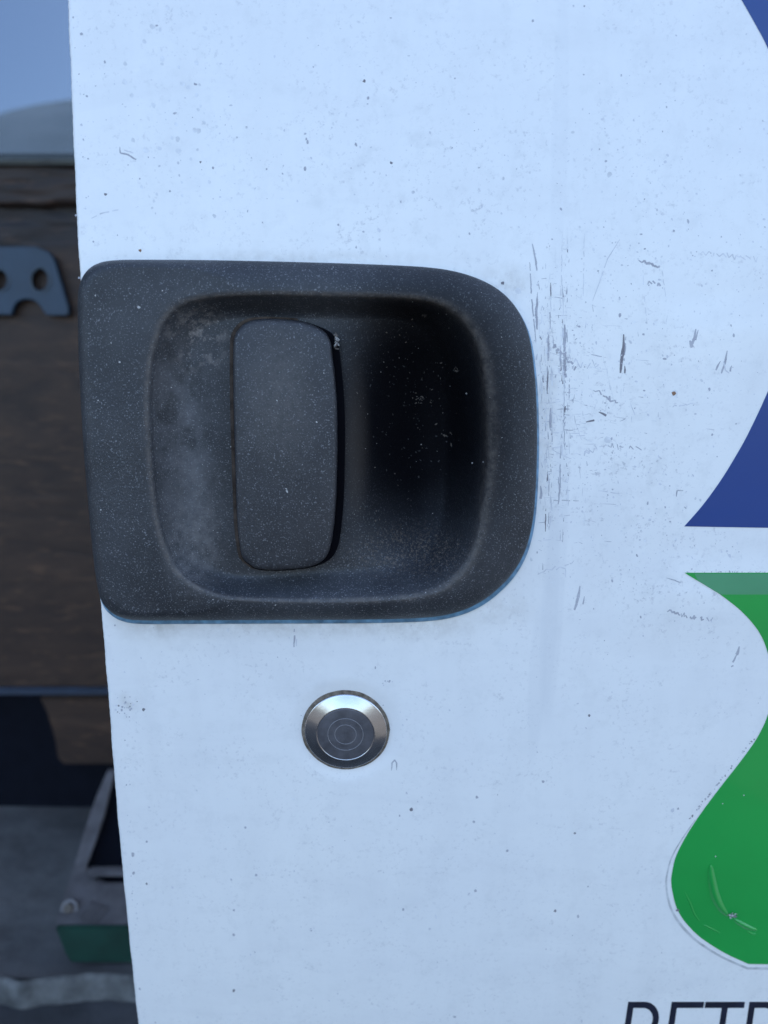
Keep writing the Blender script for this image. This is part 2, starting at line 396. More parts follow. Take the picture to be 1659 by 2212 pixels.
def proj(p):
    d = Vector(p)-Vector((0, -CAMD, CAMZ)); f_ = d.y*CP - d.z*SP; u = d.y*SP + d.z*CP
    return 829.5+FPX*d.x/f_, 1106-FPX*u/f_
ins = []
for v in vs:
    px, py = proj(v); th = math.atan2(py-CC[1], px-CC[0]) % (2*math.pi); ins.append(math.hypot(px-CC[0], py-CC[1]) < rO[int(th/(2*math.pi)*NR) % NR]*.93)
for j in range(len(zs)-1):
    for i in range(row-1):
        q = (j*row+i, j*row+i+1, (j+1)*row+i+1, (j+1)*row+i)
        if not all(ins[k] for k in q): fs.append(q)
keep(mesh('door_skin', vs, fs, M_WHITE, None), door)
# the inner sheet of the door behind the skin
bm = bmesh.new(); box(bm, (.55, .045, (a_+b_)/2-.05), (1.24, .028, (a_-b_)+1.2)); 
lin = bmobj('inner_door_panel', bm, simple('inner_sheet', (.55, .55, .55), .5), None)
lin.location.x = edge_x(Z0)+.62-.55+.012; bpy.context.view_layer.update(); keep(lin, door)

# lock
lock_r = at(836, 1580, 0).x - LC.x
def circ(r, h, c=LC, n=96, flat=False):
    y0 = surf(c.x, c.z, False)
    return [Vector((c.x+math.cos(2*math.pi*i/n)*r, y0-h/1000 + KAP*(c.z-Z0)*math.sin(2*math.pi*i/n)*r, c.z+math.sin(2*math.pi*i/n)*r)) for i in range(n)]
R = lock_r
lk = keep(loft('lock', [circ(R*k, h) for k, h in ((1, -1.5), (1.0, .1), (.992, .32), (.975, .42), (.955, .55), (.72, 2.35), (.705, 2.42), (.69, 2.42), (.68, 2.2))], M_CHROME, None), door)
lf = loft('lock_face', [circ(R*k, h) for k, h in ((.69, 2.0), (.685, 2.30), (.66, 2.38), (.44, 2.38), (.2, 2.38), (.05, 2.38))], M_CAP, None, cap=True)
lf.parent = lk
for rr in (.425, .258):
    g = loft('engraved_ring_glint', [circ(R*rr+a*.00011, 2.36+b*.10) for a, b in ((-1, 0), (-.5, .8), (.5, .8), (1, 0))], M_RINGM, None); g.parent = lk  # brighter metal painting the glint of the engraved lines
def wob(i, k): return .35*math.sin(i*.37+k)+.25*math.sin(i*.91+2*k)
M_RING = simple('lock_grime', (.15, .125, .10), .95, sc=500, var=.5, spec=.1)
dr = [[p+Vector((math.cos(2*math.pi*i/96)*.0002*wob(i, 1)-.00012, 0, math.sin(2*math.pi*i/96)*.0002*wob(i, 2))) for i, p in enumerate(circ(R*k, h))] for k, h in ((1.085, -.88), (1.05, -.5), (1.0, -.2), (.97, -.2))]
keep(loft('dirt_ring', dr, M_RING, None), door)

# graphics: thin vinyl following the skin
def decal(name, poly, off, mat, step=.003, parent=door):
    bm = bmesh.new(); vv = []
    for px, py in poly:
        p = on(px, py, 0); vv.append(bm.verts.new((p.x, 0, p.z)))
    bm.faces.new(vv)
    xs = [v.co.x for v in vv]; zz = [v.co.z for v in vv]
    for ax, lo, hi, st in ((0, min(xs), max(xs), step*2), (2, min(zz), max(zz), step)):
        k = lo+st
        while k < hi:
            co = [0, 0, 0]; no = [0, 0, 0]; co[ax] = k; no[ax] = 1
            bmesh.ops.bisect_plane(bm, geom=bm.verts[:]+bm.edges[:]+bm.faces[:], plane_co=co, plane_no=no); k += st
    for zc in (ZB, ZA, ZT):
        if min(zz) < zc < max(zz): bmesh.ops.bisect_plane(bm, geom=bm.verts[:]+bm.edges[:]+bm.faces[:], plane_co=(0, 0, zc), plane_no=(0, 0, 1))
    bmesh.ops.triangulate(bm, faces=bm.faces)
    for v in bm.verts: v.co.y = surf(v.co.x, v.co.z) - off/1000
    bmesh.ops.recalc_face_normals(bm, faces=bm.faces)
    sk = [[tuple(v.co) for v in e.verts] for e in bm.edges if e.is_boundary]
    for p, q in sk:
        d = (off+.05)/1000; bm.faces.new([bm.verts.new(t) for t in (p, q, (q[0], q[1]+d, q[2]), (p[0], p[1]+d, p[2]))])
    me = bpy.data.meshes.new(name); bm.to_mesh(me); bm.free()
    o = link(name, me, mat, None, True)
    if len(me.polygons) and me.polygons[0].normal.y > 0: me.flip_normals()
    return keep(o, parent)
edge1 = catmull([(1500, -180), (1553, -85), (1602, 0), (1632, 53), (1659, 105), (1700, 210), (1735, 330), (1748, 460), (1735, 610), (1705, 730), (1659, 845), (1618, 933), (1590, 984), (1558, 1036), (1519, 1090), (1478, 1137)], 5, False)
b1 = decal('blue_graphic', edge1 + [(1659, 1140), (2100, 1146), (2100, -180)], .14, M_BLUE); b1['label'] = 'blue vinyl shape with curved left edge'
gp = [(1479, 1237)] + catmull([(1483, 1240), (1513, 1258), (1551, 1281), (1577, 1300), (1600, 1319), (1623, 1343), (1643, 1371), (1657, 1405), (1666, 1445), (1668, 1490), (1659, 1543), (1636, 1593), (1601, 1643), (1565, 1689), (1530, 1735), (1501, 1776), (1476, 1817), (1459, 1853),
      (1452, 1884), (1450, 1906), (1455, 1938), (1464, 1966), (1483, 1995), (1515, 2026), (1565, 2058), (1617, 2082)], 5, False) + [(2050, 2086), (2050, 1237)]
g1 = decal('green_graphic', gp, .16, M_GREEN); g1['label'] = 'green vinyl shape with pointed top corner and rounded base'
fb = decal('sheen_band', [(1500, 1239), (2050, 1239), (2050, 1284), (1556, 1284), (1528, 1267), (1507, 1254)], .20, M_GBAND); fb['label'] = 'paler strip with painted-in sky sheen along the top of the green shape'  # strip painting the sky reflection on the body crease
ce = catmull([(1501, 1770), (1470, 1815), (1449, 1853), (1440, 1884), (1437, 1908), (1441, 1942), (1451, 1972), (1472, 2004), (1507, 2037), (1560, 2070), (1614, 2094)], 5, False) + [(2050, 2099), (2050, 2089)]
ci = catmull([(1502, 1772), (1472, 1816), (1452, 1853), (1443.5, 1884), (1441, 1908), (1445, 1940), (1455, 1969), (1476, 2000), (1510, 2033), (1562, 2066), (1615, 2089)], 5, False) + [(2050, 2094.5)]
decal('clear_sticker_border', ce[:-1] + ci[::-1], .07, M_CLEAR)
# crease pressed up under the green vinyl, and its chip
def ridge(name, pts, wpx, hmm, mat, base=.16):
    c = catmull(pts, 8, False); vs, fs = [], []; m_ = len(c)
    for k, (x, y) in enumerate(c):
        x2, y2 = c[min(m_-1, k+1)]; x1, y1 = c[max(0, k-1)]; l = math.hypot(x2-x1, y2-y1) or 1; nx, ny = -(y2-y1)/l, (x2-x1)/l
        f_ = math.sin(math.pi*k/(m_-1))**.5
        for q, hh in ((-1, -.02), (-.5, .55), (0, 1), (.5, .55), (1, -.02)): vs.append(on(x+nx*wpx*q*f_, y+ny*wpx*q*f_, base+hmm*hh*f_))
        if k:
            for q in range(4): a = (k-1)*5+q; fs.append((a, a+1, a+6, a+5))
    return keep(mesh(name, vs, fs, mat, None), door)
ridge('vinyl_crease', [(1535, 1868), (1537, 1895), (1544, 1931), (1556, 1958), (1573, 1979)], 10, 1.5, M_GREEN)
ridge('vinyl_crease', [(1585, 1985), (1600, 1995), (1618, 2004), (1636, 2010)], 6, 1.0, M_GREEN)
for pts in ([(1478, 1925), (1490, 1950), (1500, 1975), (1512, 1990)], [(1520, 1998), (1540, 2008), (1556, 2016)], [(1614, 2012), (1626, 2018), (1633, 2016)]): ridge('vinyl_crease', pts, 2.2, .22, M_GREEN)
# lettering P E T R, slanted strokes running down out of the picture
def slant(x, y): return x - (y-2164)*.155
def stroke(*pts): return [(slant(x, y), y) for x, y in pts]
T, H0, H1 = 13, 2164, 2304
def bowl(x, y0, y1, w_):
    r = (y1-y0)/2; cx = x+w_-r*.92; pts = [(x, y0)]
    pts += [(cx+math.sin(q)*r*.92, y0+r-math.cos(q)*r) for q in [math.pi*k/16 for k in range(17)]]
    return pts + [(x, y1)]
def letter(polys, lab):
    # every letter is one mesh of its strokes
    obs = [decal('letter', p, .12, M_LETTER, .02) for p in polys]
    if len(obs) > 1:
        bm = bmesh.new()
        for o in obs: bm.from_mesh(o.data)
        me = bpy.data.meshes.new('letter'); bm.to_mesh(me); bm.free(); me.materials.append(M_LETTER)
        obs[0].data = me
        for o in obs[1:]: bpy.data.objects.remove(o)
    obs[0]['label'] = lab; return obs[0]
def ring_P(x):
    o = bowl(x, H0, H0+80, 72); i = bowl(x+T, H0+T, H0+80-T, 72-2*T)
    outer = o[:-1] + [(x+T, H0+80)] ; inner = i
    # a C-shaped stroke: out along the bowl, back along its inside
    return [stroke(*( [(x+T+.02, H0)] + o[1:-1] + [(x+T+.02, H0+80), (x+T+.02, H0+80-T)] + i[1:-1][::-1] + [(x+T+.02, H0+T)] )), stroke((x, H0), (x+T, H0), (x+T, H1), (x, H1))]
letter(ring_P(1357), 'black slanted letter P')
letter([stroke((1451, H0), (1451+T, H0), (1451+T, H1), (1451, H1)), stroke((1464.02, H0), (1521, H0), (1521, H0+T), (1464.02, H0+T)), stroke((1464.02, H0+62), (1515, H0+62), (1515, H0+62+T), (1464.02, H0+62+T)), stroke((1464.02, H1-T), (1521, H1-T), (1521, H1), (1464.02, H1))], 'black slanted letter E')
letter([stroke((1524, H0), (1609, H0), (1609, H0+T), (1524, H0+T)), stroke((1561, H0+T+.02), (1574, H0+T+.02), (1574, H1), (1561, H1))], 'black slanted letter T')
letter(ring_P(1619) + [stroke((1654, H0+80.05), (1669, H0+80.05), (1700, H1), (1684, H1))], 'black slanted letter R')

# ------------------------------------------------------------------ scratches, chips and specks (paint damage too small to pick apart)
mv, mf, mm = [], [], []
def poly_mark(pts, slot_, h=.012, fn=on):
    b = len(mv); mv.extend(fn(x, y, h) for x, y in pts); mf.append(tuple(range(b, b+len(pts)))); mm.append(slot_)
def dot(x, y, r, s, asp=1.0, ang=0.0):
    k = 7; ph = random.random()*6; ca, sa = math.cos(ang), math.sin(ang); P = []
    for i in range(k):
        q = 2*math.pi*i/k+ph; rr = r*random.uniform(.65, 1.2); u, v = math.cos(q)*rr*asp, math.sin(q)*rr; P.append((x+u*ca-v*sa, y+u*sa+v*ca))
    poly_mark(P, s, random.uniform(.008, .03))
def line(pts, wd, s, gap=0.0, jit=.6):
    c = []
    for (x0, y0), (x1, y1) in zip(pts, pts[1:]):
        m_ = max(1, int(math.hypot(x1-x0, y1-y0)/6)); c += [(x0+(x1-x0)*k/m_, y0+(y1-y0)*k/m_) for k in range(m_)]
    c.append(pts[-1]); c = [(x+random.uniform(-jit, jit), y+random.uniform(-jit, jit)) for x, y in c]
    hh = random.uniform(.010, .03)
    for k, ((x0, y0), (x1, y1)) in enumerate(zip(c, c[1:])):
        if random.random() < gap: continue
        l = math.hypot(x1-x0, y1-y0) or 1; nx, ny = -(y1-y0)/l, (x1-x0)/l
        f0 = .35+.65*math.sin(math.pi*min(1, max(0, k/len(c))))*random.uniform(.7, 1.2); f1 = .35+.65*math.sin(math.pi*min(1, (k+1)/len(c)))*random.uniform(.7, 1.2)
        a, b = wd*f0/2, wd*f1/2; poly_mark([(x0+nx*a, y0+ny*a), (x0-nx*a, y0-ny*a), (x1-nx*b, y1-ny*b), (x1+nx*b, y1+ny*b)], s, hh)
def zig(x0, y0, x1, y1, amp, n_, wd, s, gap=.15):
    P = []
    for k in range(n_+1):
        t = k/n_; P.append((x0+(x1-x0)*t+random.gauss(0, 2.2), y0+(y1-y0)*t + (amp if k % 2 else -amp)*random.uniform(-.2, 1.3)))
    line(P, wd, s, gap, .8)
def free(px, py):
    th = math.atan2(py-CC[1], px-CC[0]) % (2*math.pi)
    if math.hypot(px-CC[0], py-CC[1]) < rO[int(th/(2*math.pi)*NR) % NR]+9: return False
    if math.hypot(px-747, (py-1580)*1.06) < 100: return False
    ex = 145+(296-145)*py/2212
    if px < ex+8: return False
    if px > 1470 and py < 1140 and px > 1478+(1137-py)*.62: return False
    if px > 1440 and 1237 < py < 2100 and (px > 1480 if py < 1300 else px > 1640 if py < 1560 else px > 1652-(py-1560)*.74 if py < 1840 else True): return False
    if px > 1430 and 1840 < py < 2110: return False
    return True
# traced marks
for x, y, r, s in ((787, 175, 4.2, 0), (795, 212, 4, 1), (845, 352, 3.6, 0), (1316, 377, 4.6, 0), (1309, 348, 3, 1), (1120, 628, 4.6, 3), (1086, 612, 4, 0), (1455, 850, 5, 3), (1312, 950, 5, 3), (1321, 948, 3.5, 1), (889, 1749, 4, 0), (1273, 1546, 3.6, 0), (1242, 1800, 2.6, 0),
                   (1199, 1968, 3.4, 0), (1027, 1924, 4.5, 1), (871, 1965, 3.2, 1), (505, 1966, 3.2, 1), (505, 2020, 3.4, 1), (530, 1788, 3, 1), (553, 1890, 3, 1), (1096, 1838, 3, 1), (1023, 1775, 3.4, 1), (1173, 1688, 3.2, 1), (322, 1122*2-500, 2, 2),
                   (505, 2140, 3.2, 0), (288, 1886, 3.6, 1), (317, 1818, 3, 1), (317, 1909, 2.4, 0), (1030, 1722, 4, 1), (310, 1533, 4, 0), (1480, 1950, 3, 1), (176, 73, 3.4, 1), (188, 208, 3, 1), (176, 270, 3, 2), (385, 352*1, 3, 2), (228, 420, 4, 0), (302, 541, 3.6, 3),
                   (460, 362, 3.2, 1), (339, 55, 3, 1), (433, 350, 2.6, 0), (302, 386, 2.6, 1), (164, 465, 3, 1), (171, 600, 3, 1), (1452, 1916, 2, 1), (1270, 1915, 2.4, 1), (928, 2007, 3, 2), (1453, 1750, 4.5, 2), (1465, 1747, 3, 1), (1537, 1915*1.0, 0.1, 0), (1390, 722, 3, 1)):
    dot(x, y, r, s)
dot(1312, 951, 8, 4); dot(1455, 850, 9, 4); dot(1120, 628, 7.5, 4); dot(1316, 377, 7, 4)
for k in range(24): dot(270+random.gauss(0, 13), 1526+random.gauss(0, 9), random.uniform(1.2, 3), random.choice((0, 1, 1, 2)))
for k in range(9): dot(834+random.gauss(0, 6), 1472+random.gauss(0, 3.5), random.uniform(1.2, 2.6), random.choice((1, 1, 2)))
line([(259, 318), (260, 331), (276, 334), (294, 345)], 4, 1); line([(262, 322), (288, 330)], 2.5, 2, .3)
line([(197, 472), (222, 460), (256, 453)], 3, 2, .15)
line([(846, 1664), (847, 1648), (852, 1642)], 3.2, 1); line([(857, 1664), (857, 1648), (853, 1641), (850, 1644)], 3.2, 1)
line([(635, 1352), (636, 1372), (635, 1398)], 4, 1, .1); line([(641, 1380), (640, 1396)], 3, 2, .2)
line([(1347, 722), (1348, 745), (1343, 775), (1340, 806)], 7, 0, .02); line([(1352, 728), (1348, 780)], 4, 1, .1); line([(1350, 790), (1350, 806)], 4, 0)
line([(1503, 710), (1500, 730), (1494, 748)], 6, 1); line([(1490, 735), (1495, 750)], 8, 1); line([(1508, 712), (1503, 735)], 3, 1)
line([(1571, 757), (1566, 785), (1558, 806)], 5, 1); line([(1556, 780), (1546, 800)], 4, 1, .2); line([(1563, 780), (1567, 800), (1575, 806)], 3, 2, .2); line([(1580, 790), (1577, 803)], 4, 1)
line([(1253, 1266), (1249, 1290), (1241, 1318)], 6, 1, .02); line([(1262, 1288), (1259, 1305)], 3, 1)
line([(1597, 1396), (1592, 1415)], 6, 1); zig(1590, 1412, 1581, 1440, 1.5, 8, 4, 1)
line([(1294, 890), (1310, 898)], 5, 0); line([(1266, 912), (1284, 908)], 4.5, 0); line([(1440, 1248), (1470, 1258)], 2.6, 1)
line([(1478, 1100-6), (1483, 1098)], 3, 1); line([(1462, 1059), (1461, 1072), (1463, 1059), (1476, 1060)], 2, 1)
zig(1385, 563, 1425, 576, 3, 10, 6, 1, 0); zig(1395, 610, 1440, 614, 5, 10, 4, 1, .5); zig(1262, 978, 1300, 962, 4, 12, 2.4, 2, .3); zig(1300, 962, 1420, 970, 5, 30, 2.2, 1, .35); zig(1245, 985, 1285, 975, 5, 8, 2.5, 2)
zig(1210, 775, 1310, 800, 12, 12, 2.4, 2, .2); zig(1285, 845, 1335, 870, 5, 12, 4, 1, .15); zig(1440, 1316, 1470, 1330, 3, 8, 4, 1); zig(1470, 1328, 1540, 1340, 5, 22, 3.5, 1, .3); zig(1510, 545, 1640, 560, 6, 26, 2.5, 2, .25)
zig(1535, 930, 1640, 915, 3, 18, 2, 2, .3) if False else zig(1430, 880, 1500, 872, 2, 14, 2, 2, .3)
zig(1180, 735, 1250, 800, 6, 16, 6, 1, .45); zig(1160, 1240, 1240, 1215, 4, 16, 2.5, 2, .3)
line([(1448, 530), (1410, 575), (1385, 640), (1355, 700)], 2.2, 2, .05, .3) if False else line([(1342, 512), (1312, 560), (1295, 610), (1280, 650)], 2.2, 2, .05, .3)
line([(1388, 570), (1392, 640), (1398, 700)], 1.6, 2, .3); line([(1427, 560), (1438, 640)], 1.8, 2, .3); line([(1215, 500), (1213, 600), (1219, 700)], 1.6, 2, .3); line([(1262, 505), (1260, 640)], 1.6, 2, .35); line([(1148, 520), (1157, 560), (1160, 585)], 4, 1, .1)
line([(1144, 560), (1148, 640), (1156, 720), (1158, 740)], 3, 1, .15); line([(1335, 900), (1300, 760)], 0.9, 4)
# dense vertical and horizontal scuffs beside the handle
for k in range(330):
    x = random.choice((1166, 1183, 1190, 1212, 1218, 1222)) + random.gauss(0, 5); y = random.triangular(480, 1260, 800)
    if not free(x, y): continue
    l = random.expovariate(1/10)+2; s = random.choice((0, 1, 1, 2, 2, 2, 4, 4)); wd = random.choice((1.3, 1.8, 2.4, 4.2 if 690 < y < 880 else 2.0))
    if random.random() < .88: line([(x, y), (x+random.gauss(0, 1.2), y+l)], wd, s, .1)
    else: line([(x, y), (x+l, y+random.gauss(0, 1.5))], min(wd, 2), s, .25)
for x, y0, y1, wd in ((1160, 640, 712, 6), (1219, 700, 760, 7), (1222, 760, 815, 9), (1213, 740, 800, 4), (1184, 720, 780, 4.5), (1182, 790, 840, 4), (1189, 880, 925, 6), (1211, 960, 1060, 3), (1206, 1030, 1090, 4), (1167, 1050, 1085, 5), (1163, 860, 900, 3), (1219, 850, 970, 2)):
    line([(x, y0), (x+random.uniform(-3, 3), (y0+y1)/2), (x, y1)], wd, 1, .08, 1.1)
for k in range(200):
    x = 1165+random.expovariate(1/95); y = random.gauss(900, 130)
    if not free(x, y): continue
    l = random.expovariate(1/9)+2; a = random.gauss(0, .25) if random.random() < .7 else random.gauss(1.5, .3)
    line([(x, y), (x+math.cos(a)*l, y+math.sin(a)*l)], random.uniform(1, 2.2), random.choice((1, 2, 2, 4)), .1)
for k in range(420):
    x = 1162+random.expovariate(1/60); y = random.triangular(500, 1280, 850)
    if not free(x, y): continue
    a = random.choice((1.57, 1.57, 0, .3))+random.gauss(0, .12); l = random.expovariate(1/6)+1.5
    line([(x, y), (x+math.cos(a)*l, y+math.sin(a)*l)], random.uniform(.7, 1.5), random.choice((1, 2, 2, 4)), .05, .3)
# random specks
for k in range(2300):
    z_ = random.random()
    if z_ < .34: x, y = random.gauss(1400, 150), random.gauss(620, 220)
    elif z_ < .5: x, y = random.gauss(1400, 120), random.gauss(1150, 90)
    elif z_ < .66: x, y = random.gauss(700, 300), random.gauss(330, 130)
    else: x, y = random.uniform(150, 1700), random.uniform(-30, 2240)
    if not free(x, y): continue
    r = min(3.4, .7+random.expovariate(1/.5)); dot(x, y, r, random.choice((1, 2, 2, 2, 4, 4, 4)) if r < 2.6 else random.choice((1, 2, 4)), random.uniform(1, 1.9), random.choice((1.5, 1.2, 0, random.random()*3)))
for k in range(140):
    y = random.uniform(0, 2212); x = 145+151*y/2212+random.expovariate(1/7)+4
    if free(x, y): dot(x, y, random.uniform(.8, 2.4), random.choice((1, 2, 2)))
for k in range(40):      # faint pale rubs upper left
    x, y = random.gauss(370, 60), random.uniform(10, 480)
    if free(x, y): dot(x, y, random.uniform(3, 6.5), 4, 1.2, 1)
# chewed edge of the green vinyl, chip in its crease
for k in range(60):
    t = random.random(); x, y = 1640-150*t+random.gauss(0, 1.5)-2, 1585+190*t
    dot(x-2, y, random.uniform(.8, 2.2), random.choice((0, 1, 1)))
for k in range(44): dot(1480+random.random()*180, 1236+random.gauss(0, .7), random.uniform(.6, 1.6), 1)
o = keep(mesh('scratch_marks', mv, mf, M_MARK, None, False, mm), door); o['kind'] = 'stuff'
mv, mf, mm = [], [], []
for k in range(22):
    x, y = 1582+random.gauss(0, 5), 1979+random.gauss(0, 2.5); P = [(x+random.uniform(-3, 3), y-2), (x+3, y+random.uniform(-1, 2)), (x-1, y+2.5)]
    poly_mark(P, random.choice((0, 1, 2, 0)), 1.0+random.random()*.2)
poly_mark([(1460, 1966), (1466, 1963), (1468, 1968), (1461, 1969)], 0, .3)
for x, y in ((1546, 1850), (1607, 1718), (1561, 1736)): poly_mark([(x-1.5, y), (x, y-1.6), (x+1.6, y), (x, y+1.6)], 2, .25)
o = keep(mesh('paint_chip', mv, mf, M_MARK, None, False, mm), door); o['kind'] = 'stuff'

# ------------------------------------------------------------------ lint and dust on the plastic
mv, mf, mm = [], [], []
def fleck(x, y, r, s, hf=house_at, asp=1., ang=0.):
    k = 6; ca, sa = math.cos(ang), math.sin(ang); P = []
    for i in range(k):
        q = 2*math.pi*i/k; rr = r*random.uniform(.6, 1.25); u, v = math.cos(q)*rr*asp, math.sin(q)*rr; xx, yy = x+u*ca-v*sa, y+u*sa+v*ca
        P.append(on(xx, yy, hf(xx, yy)+.16, False))
    b = len(mv); mv.extend(P); mf.append(tuple(range(b, b+k))); mm.append(s)
for x, y, r in ((300, 664, 3.8), (206, 638, 2.3), (351, 628, 1.6), (258, 782, 2.2), (240, 741, 2*.8), (212, 865, 1.8), (370, 837, 1.5), (218, 1101, 1.8), (499, 965, 1.6), (540+50, 634, 1.2), (870+150, 1000, 1.9), (863, 1165+55, 1.6), (460, 1315-20, 1.5), (595, 1330-23, 1.7), (1102-95, 600+250, 2), (1044, 998, 1.5), (910, 960, 1.3)): fleck(x, y, r, 0)
def inside_pad(x, y): return 492 < x < 745 and 680 < y < 1238
for k in range(520):
    x, y = random.uniform(180, 1150), random.uniform(575, 1335)
    if inside_pad(x, y): continue
    th = math.atan2(y-CC[1], x-CC[0]) % (2*math.pi)
    if math.hypot(x-CC[0], y-CC[1]) > rO[int(th/(2*math.pi)*NR) % NR]-8: continue
    fleck(x, y, random.uniform(.5, .95), random.choice((0, 1, 2, 2)))
for k in range(130):
    x, y = random.triangular(760, 1000, 880), random.triangular(680, 1200, 760)
    fleck(x, y, random.uniform(.6, 1.5), random.choice((1, 2, 2, 2, 2)), asp=random.uniform(1, 2.8), ang=random.random()*3)
for cx, cy, n_, sp in ((985, 800, 10, 5), (908, 862, 14, 6), (920, 680, 7, 3), (965, 940, 12, 9), (860, 720, 8, 10), (810, 1115, 16, 22), (940, 1200, 60, 32)):
    for k in range(n_): fleck(cx+random.gauss(0, sp), cy+random.gauss(0, sp*.8), random.uniform(.7, 1.9), random.choice((1, 1, 2, 1) if n_ > 30 else (1, 1, 2)), asp=random.uniform(1, 2.5), ang=random.random()*3)
for k in range(26): fleck(724+abs(random.gauss(0, 4)), 735+random.gauss(0, 10), random.uniform(1, 2.6), random.choice((0, 1, 1)), lambda x, y: 1.6, random.uniform(1, 3), random.random()*3)
o = keep(mesh('lint', mv, mf, M_DUST, None, False, mm), door); o['kind'] = 'stuff'
mv, mf, mm = [], [], []
pf = lambda x, y: pad_h(x, y)-.1
for k in range(110): fleck(random.uniform(520, 715), random.uniform(705, 1210), random.uniform(.5, 1.0), random.choice((0, 1, 2, 2)), pf)
for x, y, r in ((620, 1062, 2.4), (618, 1056, 1.6), (684, 912, 1.6), (700, 806, 1.2), (598, 865, 1.2)): fleck(x, y, r, 0, pf, 1.5, .9)
o = keep(mesh('dust_on_paddle', mv, mf, M_DUST, None, False, mm), door); o['kind'] = 'stuff'

# ------------------------------------------------------------------ what shows past the left edge of the door
WY = 0.46                                  # distance of the brown wall behind the door plane
def wood(name, a, b, c_):
    m = N(name)
    g = m.noise(1, 6, .62, vec=m.mapping((12, 12, 42)), dist=1.2); p = m.noise(1, 5, .6, vec=m.mapping((34, 9, 150)))
    c = m.mix(m.ramp(g, [(.32, 0.), (.68, 1.)]), a, b); c = m.mix(m.math('MULTIPLY', m.ramp(p, [(.56, 0.), (.68, 1.)]), .6), c, c_)
    m.set(color=c, rough=.55, spec=.35, normal=m.bump(g, .5, .0015)); return m.m
M_WOOD = wood('dark_stained_wood', (.024, .014, .012), (.056, .032, .022), (.11, .060, .036))
M_WOODU = wood('dark_weathered_wood', (.016, .012, .012), (.045, .029, .024), (.15, .085, .06))
M_WOODD = wood('shaded_wood', (.012, .011, .014), (.030, .022, .022), (.075, .045, .035))  # darker wood with the shadow of the groove in its colour
M_STEELB = simple('blue_painted_steel', (.016, .042, .080), .5, .0, coat=.0, sc=40)
M_DARKR = simple('dark_recess', (.005, .006, .011), .8, spec=.1)
M_SILL = simple('grey_sill', (.11, .12, .115), .7, sc=80, var=.3)
wall = empty('cargo_wall', at(60, 1000, WY)); tag(wall, 'dark brown timber cargo wall with a small window above, left of the white door', 'wall')
def wbox(name, p0, p1, y0, y1, mat, bev=.002, xl=-1.3, xr_=.9):
    z0, z1 = sorted((at(0, p0, y0).z, at(0, p1, y0).z)); bm = bmesh.new(); box(bm, ((xl+xr_)/2, (y0+y1)/2, (z0+z1)/2), (xr_-xl, y1-y0, z1-z0), bev)
    return keep(bmobj(name, bm, mat), wall)
wbox('board', 532, 1486, WY, WY+.03, M_WOOD)
wbox('lower_edge_caught_light', 1488, 1503, WY-.004, WY+.03, simple('lit_edge_blue', (.030, .045, .075), .4, sc=60))  # bluish strip painting the light caught on the board's bottom edge
def rough_board(name, p0, p1, y0, th, mat, am, seed, xl=-1.1, xr_=.5, n_=320):
    """board with a broken, uneven upper and lower edge"""
    from mathutils import noise as q
    za, zb = at(0, p0, y0).z, at(0, p1, y0).z; vs, fs = [], []
    for i in range(n_+1):
        x = xl+(xr_-xl)*i/n_; f_ = lambda k: am*(q.noise(Vector((x*14, seed+k, 0)))+.5*q.noise(Vector((x*47, seed+k, 3)))+.3*q.noise(Vector((x*130, seed, k))))
        t_, b_q = za+f_(0), zb+f_(9); row_ = [(t_-.001, y0+th), (t_, y0+.002)]
        for k in range(1, 12): row_.append((t_+(b_q-t_)*k/12, y0+.004*q.noise(Vector((x*20, k*1.7, seed)))))
        row_ += [(b_q, y0+.002), (b_q+.001, y0+th)]
        vs += [(x, yy, zz) for zz, yy in row_]
        if i:
            for k in range(len(row_)-1): a = (i-1)*len(row_)+k; fs.append((a, a+1, a+len(row_)+1, a+len(row_)))
    return keep(mesh(name, vs, fs, mat), wall)
rough_board('recessed_board', 425, 545, WY+.012, .03, M_WOODD, .004, 4)
rough_board('upper_board', 350, 440, WY+.002, .03, M_WOODU, .005, 1)
wbox('sun_stop_backing', 330, 1500, WY+.056, WY+.066, M_DARKR)  # added sheet stopping sunlight through the gaps between boards
wbox('window_sill', 342, 353, WY-.006, WY+.045, M_SILL)
zt = at(0, 342, WY).z
bm = bmesh.new(); box(bm, (-.2, WY+.03, zt+.27), (2.2, .004, .54)); 
m = N('tinted_glass'); m.t.nodes.remove(m.b)
tr = m.t.nodes.new('ShaderNodeBsdfTransparent'); tr.inputs[0].default_value = (.25, .30, .36, 1); gl = m.t.nodes.new('ShaderNodeBsdfGlossy'); gl.inputs['Roughness'].default_value = .06
fr = m.t.nodes.new('ShaderNodeFresnel'); fr.inputs[0].default_value = 1.45; mx = m.t.nodes.new('ShaderNodeMixShader')
m.L(fr.outputs[0], mx.inputs[0]); m.L(tr.outputs[0], mx.inputs[1]); m.L(gl.outputs[0], mx.inputs[2]); m.L(mx.outputs[0], m.o.inputs[0])
keep(bmobj('window_glass', bm, m.m), wall)
zf = CAMZ - .455
bm = bmesh.new(); box(bm, (-.2, WY+.045, (zf+at(0, 1495, WY).z)/2+.005), (2.2, .02, at(0, 1495, WY).z-zf+.05)); keep(bmobj('recess_shade_sheet', bm, M_DARKR), wall)  # near-black sheet, the recess shade is in its colour
bm = bmesh.new(); box(bm, (-.2, .30, zt+.56), (2.4, .54, .03), .004); keep(bmobj('sun_block_roof', bm, simple('sun_block_sheet', (.25, .25, .25), .6)), wall)  # unseen slab added to keep sun off the floor behind the door
bm = bmesh.new(); box(bm, (-1.32, .30, zt-.2), (.03, .54, 1.5), .004); keep(bmobj('end_panel', bm, simple('end_sheet', (.20, .20, .20), .6)), wall)
